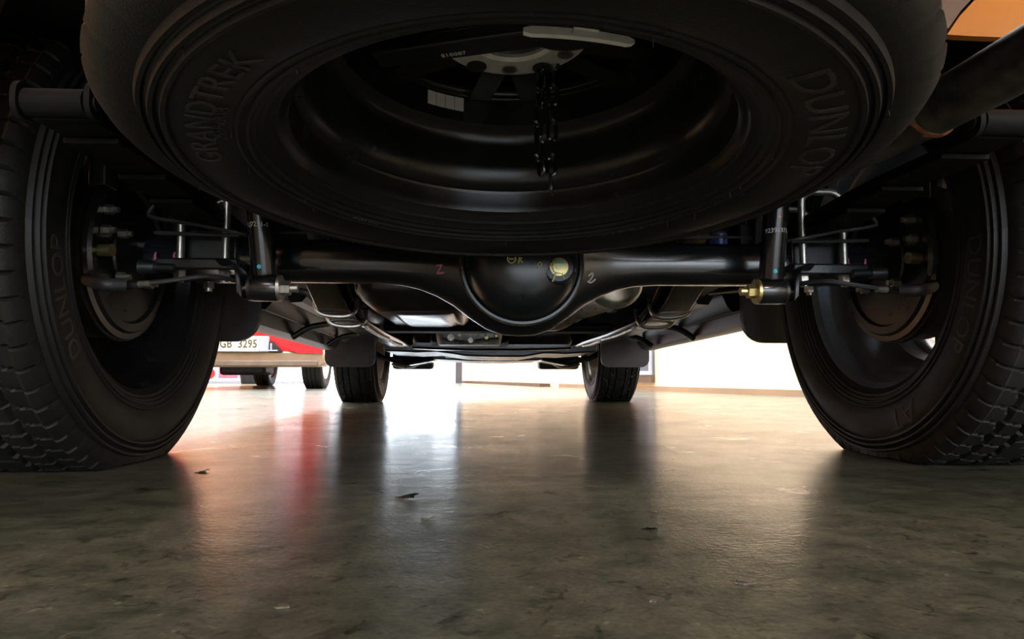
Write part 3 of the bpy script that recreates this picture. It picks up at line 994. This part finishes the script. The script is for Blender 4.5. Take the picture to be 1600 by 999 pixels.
m.loft([[(x, 3.9, z), (x, 4.5, z - .002), (x, 4.5, z + .06), (x, 3.9, z + .06)] for x, z in ((-.30, .243), (-.1, .233), (.1, .231), (.30, .238))])
m.build('engine_undercover', M_black, T, bevel=.008)
m = MB()
for x0 in (-.24, -.1, .02, .14):
    m.box(x0, x0 + .09, 3.88, 3.9, .245, .262)
m.build('undercover_lip', M_shield, T, bevel=.004)
for x, y0_, z in ((-.30, 3.2, .27), (-.22, 3.2, .266), (.26, 3.2, .27), (.31, 3.2, .275)):
    m = MB()
    m.hexa((x, 3.25, z + .01), (x, 3.235, z + .01), .011)
    m.build('skid_plate_bolt', M_steel, T)
# wires hanging from the skid plate
for x, z in ((-.47, .165), (-.345, .172)):
    m = MB()
    m.tube([(x, 4.0, .27), (x + .002, 4.0, .22), (x, 4.0, z)], .0016, 6)
    m.build('hanging_wire', M_plastic, T)
# propeller shaft
m = MB()
m.tube([(0, 1.30, .37), (0, 1.42, .375), (0, 1.45, .375), (-.02, 2.7, .36)], [.05, .05, .036, .036], 24)
m.build('propeller_shaft', M_black, T)
# ---- rear crossmember, bed floor and cab floor
m = MB()
m.box(-.47, .47, 1.02, 1.08, .50, .58)
m.box(-.47, .47, .50, .56, .60, .64)
m.build('rear_crossmember', M_black, T, bevel=.006)
m = MB()
m.box(-.48, .48, .14, 2.22, .64, .665)
m.box(-.88, -.48, .82, 2.22, .64, .665)
m.box(.48, .88, .82, 2.22, .64, .665)
for k in range(9):
    m.box(-.47, .47, .2 + k * .24, .26 + k * .24, .615, .64)
m.build('bed_floor', M_black, T)
m = MB()
m.box(-.88, .88, 2.2, 4.3, .45, .47)
m.box(-.88, .88, 2.2, 2.23, .45, .66)
m.build('cab_floor', M_black, T)
# ---- painted body
def arch(yc, zc, r, n=14):
    return [(yc + r * cos(PI * k / n), zc + r * sin(PI * k / n)) for k in range(n + 1)]
body = [(.70, .62), (.72, .50), (.78, .47)] + arch(1.26, .42, .49)[::-1] + [(1.80, .36), (3.55, .34)] + arch(4.10, .42, .47)[::-1] + [(4.62, .35), (4.98, .38), (5.08, .6), (5.05, .98), (4.1, 1.1), (3.95, 1.14), (3.2, 1.1), (2.25, 1.1), (.16, 1.1), (.12, .84), (.70, .80)]
for s in (-1, 1):
    m = MB()
    m.prism(body, lambda u, v, t: (s * t, u, v), .885, .925)
    m.build('body_side', M_orange, T, angle=25)
    # turned-in lower corner of the rear panel, the orange surface above the tail pipe
    m = MB()
    cor = [(.505, .572), (.535, .571), (.63, .570), (.88, .575), (.88, .64), (.66, .64), (.575, .638), (.545, .62), (.522, .596)]
    if s < 0:
        cor = [(.60, .605), (.68, .605), (.70, .64), (.60, .64)]
    m.prism(cor, lambda u, v, t: (s * u, t, v), .800, .812)
    m.build('rear_corner_panel', M_orange, T)
    m = MB()
    m.prism([(.455, .575), (.500, .575), (.517, .598), (.54, .622), (.57, .64), (.49, .64), (.455, .60)], lambda u, v, t: (s * u, t, v), .79, .80)
    m.build('corner_bracket', M_bumpd, T)
m = MB()
m.box(-.885, .885, 4.2, 5.0, 1.02, 1.10)
m.box(-.885, .885, 5.0, 5.06, .45, 1.0)
m.build('bonnet', M_orange, T, bevel=.02)
m = MB()
cab = [(2.25, 1.10), (2.32, 1.72), (2.5, 1.79), (3.4, 1.79), (3.6, 1.74), (4.2, 1.10)]
m.prism(cab, lambda u, v, t: (t * (1 if v < 1.3 else .82), u, v), -.88, .88)
m.build('cab', M_orange, T, bevel=.02)
for s in (-1, 1):
    for y0_, y1_ in ((2.40, 2.95), (3.02, 3.72)):
        m = MB()
        m.prism([(y0_, 1.14), (y1_ + (.25 if y1_ > 3.5 else 0), 1.14), (y1_ - (.1 if y1_ > 3.5 else 0), 1.68), (y0_ + .04, 1.68)], lambda u, v, t: (s * (t - (v - 1.1) * .228), u, v), .885, .89)
        m.build('side_window', M_glassd, T)
m = MB()
m.box(-.885, .885, .10, .14, .84, 1.1)
m.box(-.48, .48, .10, .14, .62, .84)
m.build('tailgate', M_orange, T, bevel=.01)
m = MB()
m.box(-.42, .42, -.06, .10, .60, .72)
m.build('rear_bumper', M_gloss, T, bevel=.03)

# ---- spare wheel hoist: bracket over the hub, chain through it
SC = Vector((-.041, .713, .382))                      # spare: centre of the lower flange plane
TILT = math.radians(4.8)
Ms = Matrix.Translation(SC) @ Matrix.Rotation(-TILT, 4, 'X') @ Matrix.Translation((0, 0, .1085))
hb = MB()
hb.bar(Ms @ Vector((-.215, .045, .085)), Ms @ Vector((.12, -.05, .085)), .06, .02)
hb = MB()
A_, B_ = Ms @ Vector((-.150, .020, .012)), Ms @ Vector((.055, -.035, .015))
hb.bar(A_, B_, .036, .016)
hb.cyl(B_ + Vector((0, 0, -.004)), B_ + Vector((0, 0, .10)), .045, .03, seg=28)
hbo = hb.build('hoist_bracket', M_black, T, bevel=.003)
tm = text_bm('S10087', .0095, .0003)
dirx = (B_ - A_).normalized()
dn = Vector((0, 0, 1))
pos = lerp(A_, B_, .42) + Vector((0, .006, -.0088))
dy = Vector((0, 0, -1)).cross(dirx)
for v in tm.bm.verts:
    x, y, z = v.co
    v.co = pos + dirx * x + dy * y + Vector((0, 0, -1)) * z
tm.build('stamped_code', M_print, hbo, smooth=False)
ch = empty('hoist_chain', (0, 0, 0), T)
def link_mb(L=.026, Wd=.015, r=.0024):
    m = MB()
    pts = []
    for k in range(24):
        a = 2 * PI * k / 24
        y = (Wd / 2 - r) * cos(a)
        z = (Wd / 2 - r) * sin(a) + math.copysign(L / 2 - Wd / 2, sin(a))
        pts.append(Vector((0, y, z)))
    seg = 8
    rings = []
    for i, p in enumerate(pts):
        d = (pts[(i + 1) % 24] - pts[i - 1]).normalized()
        u = Vector((1, 0, 0))
        v = d.cross(u)
        rings.append([m.bm.verts.new(p + (u * cos(2 * PI * k / seg) + v * sin(2 * PI * k / seg)) * r) for k in range(seg)])
    for i in range(24):
        A, B = rings[i], rings[(i + 1) % 24]
        for k in range(seg):
            m.bm.faces.new((A[k], A[(k + 1) % seg], B[(k + 1) % seg], B[k]))
    return m
chain0 = link_mb().build('chain_link', M_gloss, ch, centre=False)
def put_link(i, p, a, tilt=0.0):
    o = chain0 if i == 0 else chain0.copy()
    if i:
        C.objects.link(o)
        o.parent = ch
    o.location = Vector(p) - T.location
    o.rotation_euler = (0, tilt, a)
    return o
i = 0
zc = .374
while zc < .60:
    put_link(i, (.008 + .003 * (zc - .36) / .2, .800 - .10 * (zc - .36) , zc), (PI / 2 if i % 2 else 0) + random.uniform(-.25, .25), random.uniform(-.06, .06))
    zc += .0205
    i += 1
zc = .393
k = 0
while zc < .58:
    put_link(i, (-.004 - .003 * sin(min(PI, (zc - .39) / .1 * PI)), .790, zc), (PI / 2 if k % 2 else 0) + .5, random.uniform(-.1, .1))
    zc += .0205
    i += 1
    k += 1

# ------------------------------------------------------------------ the spare wheel, hung under the bed
spare = empty('spare_wheel', SC)
tag(spare, 'spare wheel slung flat under the rear of the truck, its inner side facing down', 'wheel')
def to_spare(o, par=spare):
    o.parent = par
    if par is spare:
        o.matrix_local = Matrix.Rotation(-TILT, 4, 'X') @ Matrix.Translation((0, 0, .1085)) @ Matrix.Translation(o.location)
    return o
rim = to_spare(rim_mb().build('rim', M_rim, None, centre=False))
sp = spokes_mb().build('spokes', M_rim, None, centre=False)
sp.parent = rim
tyre = to_spare(tyre_mb(R=.391, seg=480, tread=.3).build('tyre', M_rubber, None, centre=False, angle=30))
m = MB()
m.lathe([(.046, .040), (.046, .028), (.050, .0245), (.058, .0245), (.060, .0285), (.0855, .0285), (.0870, .031), (.0870, .045)], 96, closed=False)
hp = m.build('hub_pad', M_alloy, None, centre=False)
hp.parent = rim
for k in range(6):
    a = 2 * PI * k / 6 + PI / 2
    m = MB()
    c = Vector((.072 * cos(a), .072 * sin(a), 0))
    m.tube([c + Vector((0, 0, .030)), c + Vector((0, 0, .0268)), c + Vector((0, 0, .0268))], [.0095, .0095, .007], 20, caps=False)
    m.tube([c + Vector((0, 0, .0268)), c + Vector((0, 0, .045))], [.007, .006], 20, caps=True)
    q = m.build('lug_hole', M_steel, None, centre=False)
    q.parent = rim
    a += PI / 6
    c = Vector((.078 * cos(a), .078 * sin(a), 0))
    m = MB()
    m.prism([(c.x + .012 * cos(t) * 1.0, c.y + .012 * sin(t)) for t in [2 * PI * j / 16 for j in range(16)]], lambda u, v, t: (u, v, t), .027, .044)
    q = m.build('pocket', M_line, None, centre=False)
    q.parent = rim
# barcode-like pale sticker of four panels on the barrel
m = MB()
rr, a0 = .1848, math.radians(117)
def band(a_from, a_to, z0, z1, r, nm, mt_, par):
    mm = MB()
    n = 5
    R = []
    for k in range(n + 1):
        a = lerp(a_from, a_to, k / n)
        R.append([(r * cos(a), r * sin(a), z0), ((r - .0006) * cos(a), (r - .0006) * sin(a), z0), ((r - .0008) * cos(a), (r - .0008) * sin(a), z1), ((r - .0002) * cos(a), (r - .0002) * sin(a), z1)])
    mm.loft(R)
    o = mm.build(nm, mt_, None, centre=False)
    o.parent = par
    return o
aw = .052 / rr / 4
a_s = math.radians(123.5)
for k in range(4):
    band(a_s - aw * k, a_s - aw * (k + 1) + .004, .0240, .0425, rr, 'sticker_panel', M_stick, rim)
# raised lettering on the sidewall that faces down
for body_, size, rad, ang, sp_, wd in (('DUNLOP', .046, .300, -.42, 1.0, 1.25), ('GRANDTREK', .034, .300, PI + .45, 1.0, 1.15), ('265/60R18', .016, .285, -PI / 2 - 1.2, 1, 1), ('TUBELESS  RADIAL', .009, .268, .95, 1, 1), ('MAX LOAD', .008, .262, PI - .8, 1, 1)):
    o = arc_text(body_, size, rad, ang, wide=wd, spacing=sp_).build('raised_lettering', M_rubber_d, None, centre=False)
    o.parent = tyre
# moulding hairs left on the new tyre
m = MB()
for k in range(60):
    a = random.uniform(0, 2 * PI)
    r = random.choice((.275, .262, .335, .345, .349))
    z = sidewall_z(r)
    p = Vector((r * cos(a), r * sin(a), z + .001))
    m.tube([p, p + Vector((random.uniform(-.002, .002), random.uniform(-.002, .002), -random.uniform(.004, .009)))], [.0005, .0003], 4)
o = m.build('moulding_hairs', M_rubber_d, None, centre=False)
o['kind'] = 'stuff'
o.parent = tyre
# white strip with its small block, along the near edge of the rim
m = MB()
R = []
for k in range(17):
    t = k / 16
    a = lerp(-PI / 2 - .02, -PI / 2 + .43, t)
    r = .204
    e = 1.0 if .04 < t < .97 else .5
    h = .0033 * e
    zc_ = -.0960 + .004 * t * t
    R.append([((r + .003) * cos(a), (r + .003) * sin(a), zc_ - h), ((r - .002) * cos(a), (r - .002) * sin(a), zc_ - h), ((r - .002) * cos(a), (r - .002) * sin(a), zc_ + h), ((r + .003) * cos(a), (r + .003) * sin(a), zc_ + h)])
m.loft(R)
ws = to_spare(m.build('balance_strip', M_white, None, centre=False, label='white curved plastic strip'))
m = MB()
R = []
for k in range(6):
    a = lerp(-PI / 2 + .17, -PI / 2 + .27, k / 5)
    R.append([(.209 * cos(a), .209 * sin(a), -.0925), (.204 * cos(a), .204 * sin(a), -.0925), (.204 * cos(a), .204 * sin(a), -.0840), (.209 * cos(a), .209 * sin(a), -.0840)])
m.loft(R)
o = m.build('balance_block', M_white, None, centre=False, bevel=.001)
o.parent = ws

# ------------------------------------------------------------------ red vehicle parked beyond, on the left
def far_wheel(par, x, y, R=.33, wd=.235):
    m = MB()
    Mw = Matrix.Translation((x, y, R - .008)) @ Matrix.Rotation(PI / 2, 4, 'Y')
    h = wd / 2
    prof = [(R * .62, -h * .9), (R * .80, -h), (R * .92, -h * .97), (R * .98, -h * .84)]
    for k in range(5):
        z = lerp(-h * .8, h * .8, k / 4)
        prof += [(R, z - .006), (R, z + .006)] if k in (0, 4) else [(R, z - .012), (R - .01, z - .008), (R - .01, z + .0), (R, z + .004)]
    prof += [(R * .98, h * .84), (R * .92, h * .97), (R * .80, h), (R * .62, h * .9)]
    m.lathe(prof, 56, M=Mw)
    for v in m.bm.verts:
        v.co.z = max(0.0005, v.co.z)
    w = m.build('wheel', M_rubber, par)
    m = MB()
    m.lathe([(0, -h * .55), (R * .58, -h * .6), (R * .64, -h * .88), (R * .64, h * .88), (R * .58, h * .6), (0, h * .55)], 32, M=Mw)
    m.build('wheel_rim', M_alloy, w)
    return w
rc = empty('red_car', (-2.78, 8.0, 0))
tag(rc, 'red car with white number plate parked beyond the left rear wheel', 'car')
X0 = -2.78
for x, y in ((X0 + .83, 8.42), (X0 - .83, 8.42), (X0 + .83, 11.3), (X0 - .62, 11.3)):
    far_wheel(rc, x, y)
m = MB()
bp_ = [(-1.0, .27), (-.96, .245), (.96, .245), (1.0, .27), (1.0, .345), (.72, .43), (-.72, .43), (-1.0, .345)]
m.prism([(x, z) for x, z in [(-1.0, .285), (-.95, .25), (.95, .25), (1.0, .285), (1.0, .40), (.97, .43), (-.97, .43), (-1.0, .40)]], lambda u, v, t: (X0 + u, t, v), 8.02, 8.3)
m.build('rear_bumper', M_bump, rc, bevel=.02)
m = MB()
m.box(X0 - .93, X0 + .93, 7.99, 8.04, .262, .325)
m.build('bumper_step', M_bumpd, rc, bevel=.01)
m = MB()
sect = [(8.10, .40), (8.05, .62), (8.10, .92), (8.3, 1.0), (8.9, 1.03), (9.6, 1.36), (10.1, 1.42), (10.7, 1.38), (11.4, 1.0), (12.3, .86), (12.5, .6), (12.5, .34), (11.9, .30), (8.9, .34), (8.3, .36)]
R = []
for x, ins in ((-.93, .06), (-.90, 0), (.90, 0), (.93, .06)):
    R.append([(X0 + (x if z < 1.1 else x * .82), y, z) for y, z in sect])
m.loft(R)
m.build('body', M_red, rc, bevel=.03)
m = MB()
m.prism([(-.66, 1.07), (.66, 1.07), (.58, 1.33), (-.58, 1.33)], lambda u, v, t: (X0 + u, t + (v - 1.07) * 2.12, v), 8.95, 8.98)
m.build('rear_window', M_glassd, rc)
for s in (-1, 1):
    m = MB()
    m.prism([(.57 * s, .495), (.63 * s, .435), (.70 * s, .412), (.985 * s, .405), (.985 * s, .445), (.80 * s, .50)], lambda u, v, t: (X0 + u, t, v), 8.00, 8.06)
    m.build('reflector', M_lens, rc, label='red reflector in the bumper')
    m = MB()
    m.prism([(.27 * s, .425), (.27 * s, .54), (.42 * s, .54), (.53 * s, .425)], lambda u, v, t: (X0 + u, t, v), 8.0, 8.045)
    m.build('bumper_recess', M_line, rc)
    m = MB()
    m.box(*sorted((X0 + .30 * s, X0 + .48 * s)), 7.98, 8.0, .43, .445)
    m.box(*sorted((X0 + .40 * s, X0 + .415 * s)), 7.98, 8.0, .445, .52)
    m.build('tow_bracket', M_kerb, rc)
    m = MB()
    m.prism(rrect(.72, .90, .66, 1.0, .03, 4), lambda u, v, t: (X0 + s * u, t, v), 8.02, 8.10)
    m.build('tail_light', M_lens, rc)
m = MB()
m.box(X0 - .60, X0 + .55, 8.03, 8.06, .66, .90)
m.build('reflection_panel', M_bump, rc, bevel=.01)  # unseen beige panel added to make the car's floor reflection less red
m = MB()
m.box(X0 - .27, X0 + .38, 7.985, 8.03, .42, .60)
m.build('plate_holder', M_kerb, rc, bevel=.01)
m = MB()
m.prism(rrect(X0 - .29, X0 + .275, .428, .588, .012, 4), lambda u, v, t: (u, t, v), 7.972, 7.984)
npl = m.build('number_plate', M_plate, rc, label='white number plate reading NGB 3295')
tm = text_bm('NGB  3295', .128, .001, 1.06, .0035)
for v in tm.bm.verts:
    x, y, z = v.co
    v.co = (X0 + .008 + x * .80, 7.9705 - z, .508 + y)
tm.build('plate_lettering', M_ink, npl, smooth=False)
m = MB()
m.box(X0 - .35, X0 + .2, 8.5, 8.9, .16, .30)
m.build('silencer', M_plastic, rc, bevel=.04)

# dark tub and pale printed panel farther back on the kerb
m = MB()
m.prism([(-9.0, 14.2), (-3.1, 14.2), (-3.1, 14.6), (-9.0, 14.6)], lambda u, v, t: (u, v, t), 0, .045)
struct(m.build('trim_2', M_kerb, smooth=False), 'low pale kerb behind the red car')
m = MB()
m.tube([(-4.36, 13.6, .0), (-4.36, 13.6, .03), (-4.36, 13.6, .27), (-4.36, 13.6, .31)], [.15, .165, .20, .20], 32)
tub = m.build('plant_tub', M_plastic, None)
tag(tub, 'dark round tub on the floor under the red car', 'tub')
m = MB()
m.tube([(-4.36, 13.6, .285), (-4.36, 13.6, .315)], [.21, .21], 32, caps=False)
m.build('tub_rim', M_plastic, tub)
pn = empty('display_panel', (-5.35, 13.8, 0))
tag(pn, 'pink and pale blue display panel standing low behind the red car', 'panel')
m = MB()
m.box(-6.3, -4.62, 13.8, 13.84, .05, .36)
m.build('board', M_pale, pn, bevel=.006)
m = MB()
m.prism([(5.02 * -1, .12), (-4.66, .12), (-4.66, .34), (-5.02, .34)], lambda u, v, t: (u, t, v), 13.785, 13.797)
m.build('pink_field', M_pinkp, pn)
m = MB()
m.prism([(-5.22 + .13 * cos(2 * PI * k / 24), .2 + .11 * sin(2 * PI * k / 24)) for k in range(24)], lambda u, v, t: (u, t, v), 13.785, 13.797)
m.build('red_roundel', M_lens, pn)
m = MB()
R = []
for k in range(13):
    a = lerp(.1, PI * .62, k / 12)
    R.append([(-4.72 + .24 * cos(a) * 1.0 - .02, y_, .10 + .19 * sin(a) * q) for y_, q in ((13.77, 1), (13.783, 1), (13.783, .72), (13.77, .72))])
m.loft(R)
m.build('blue_arc', M_pale, pn)

# ------------------------------------------------------------------ flakes and films on the floor
def flake(x, y, w, l, label, material=None, seed=0, curl=.004, group=None):
    rnd = random.Random(seed)
    n = 14
    m = MB()
    top, bot = [], []
    for k in range(n):
        a = 2 * PI * k / n
        q = rnd.uniform(.6, 1.1)
        top.append((x + w * q * cos(a), y + l * q * sin(a), .0012 + curl * max(0, sin(a + seed)) ))
        bot.append((x + w * q * cos(a), y + l * q * sin(a), .0002 + curl * max(0, sin(a + seed))))
    vt = [m.bm.verts.new(p) for p in top]
    vb = [m.bm.verts.new(p) for p in bot]
    ct, cb_ = m.bm.verts.new((x, y, .0018)), m.bm.verts.new((x, y, .0003))
    for k in range(n):
        j = (k + 1) % n
        m.bm.faces.new((vt[k], vt[j], ct))
        m.bm.faces.new((vb[j], vb[k], cb_))
        m.bm.faces.new((vt[j], vt[k], vb[k], vb[j]))
    o = m.build('floor_flake', material or M_flake, None)
    return tag(o, label, 'debris', group)
flake(-.162, .867, .015, .011, 'dark curled paint flake with a pale rim, the largest flake left of centre', M_wet, 1, .003)
flake(-.129, .739, .008, .005, 'small grey flake nearer the camera than the large curled flake', M_flake, 2, .002)
flake(.090, .676, .009, .008, 'dark leaf-like scrap right of centre in the floor\'s brown sheen', M_wet, 3, .003)
flake(.116, .760, .005, .004, 'tiny pale chip behind the leaf-like scrap', M_flake, 4, .001)
flake(.113, .499, .009, .004, 'long thin pale flake low on the right of the floor', M_flake, 5, .001)
flake(.036, .465, .0035, .004, 'small pale chip at the lower edge, right of centre', M_flake, 6, .001)
flake(-.204, .465, .006, .004, 'pale brown flake at the lower left of the floor', M_flake, 7, .001)
flake(-.501, 1.112, .010, .014, 'dark flake beside the left rear tyre', M_wet, 8, .003)
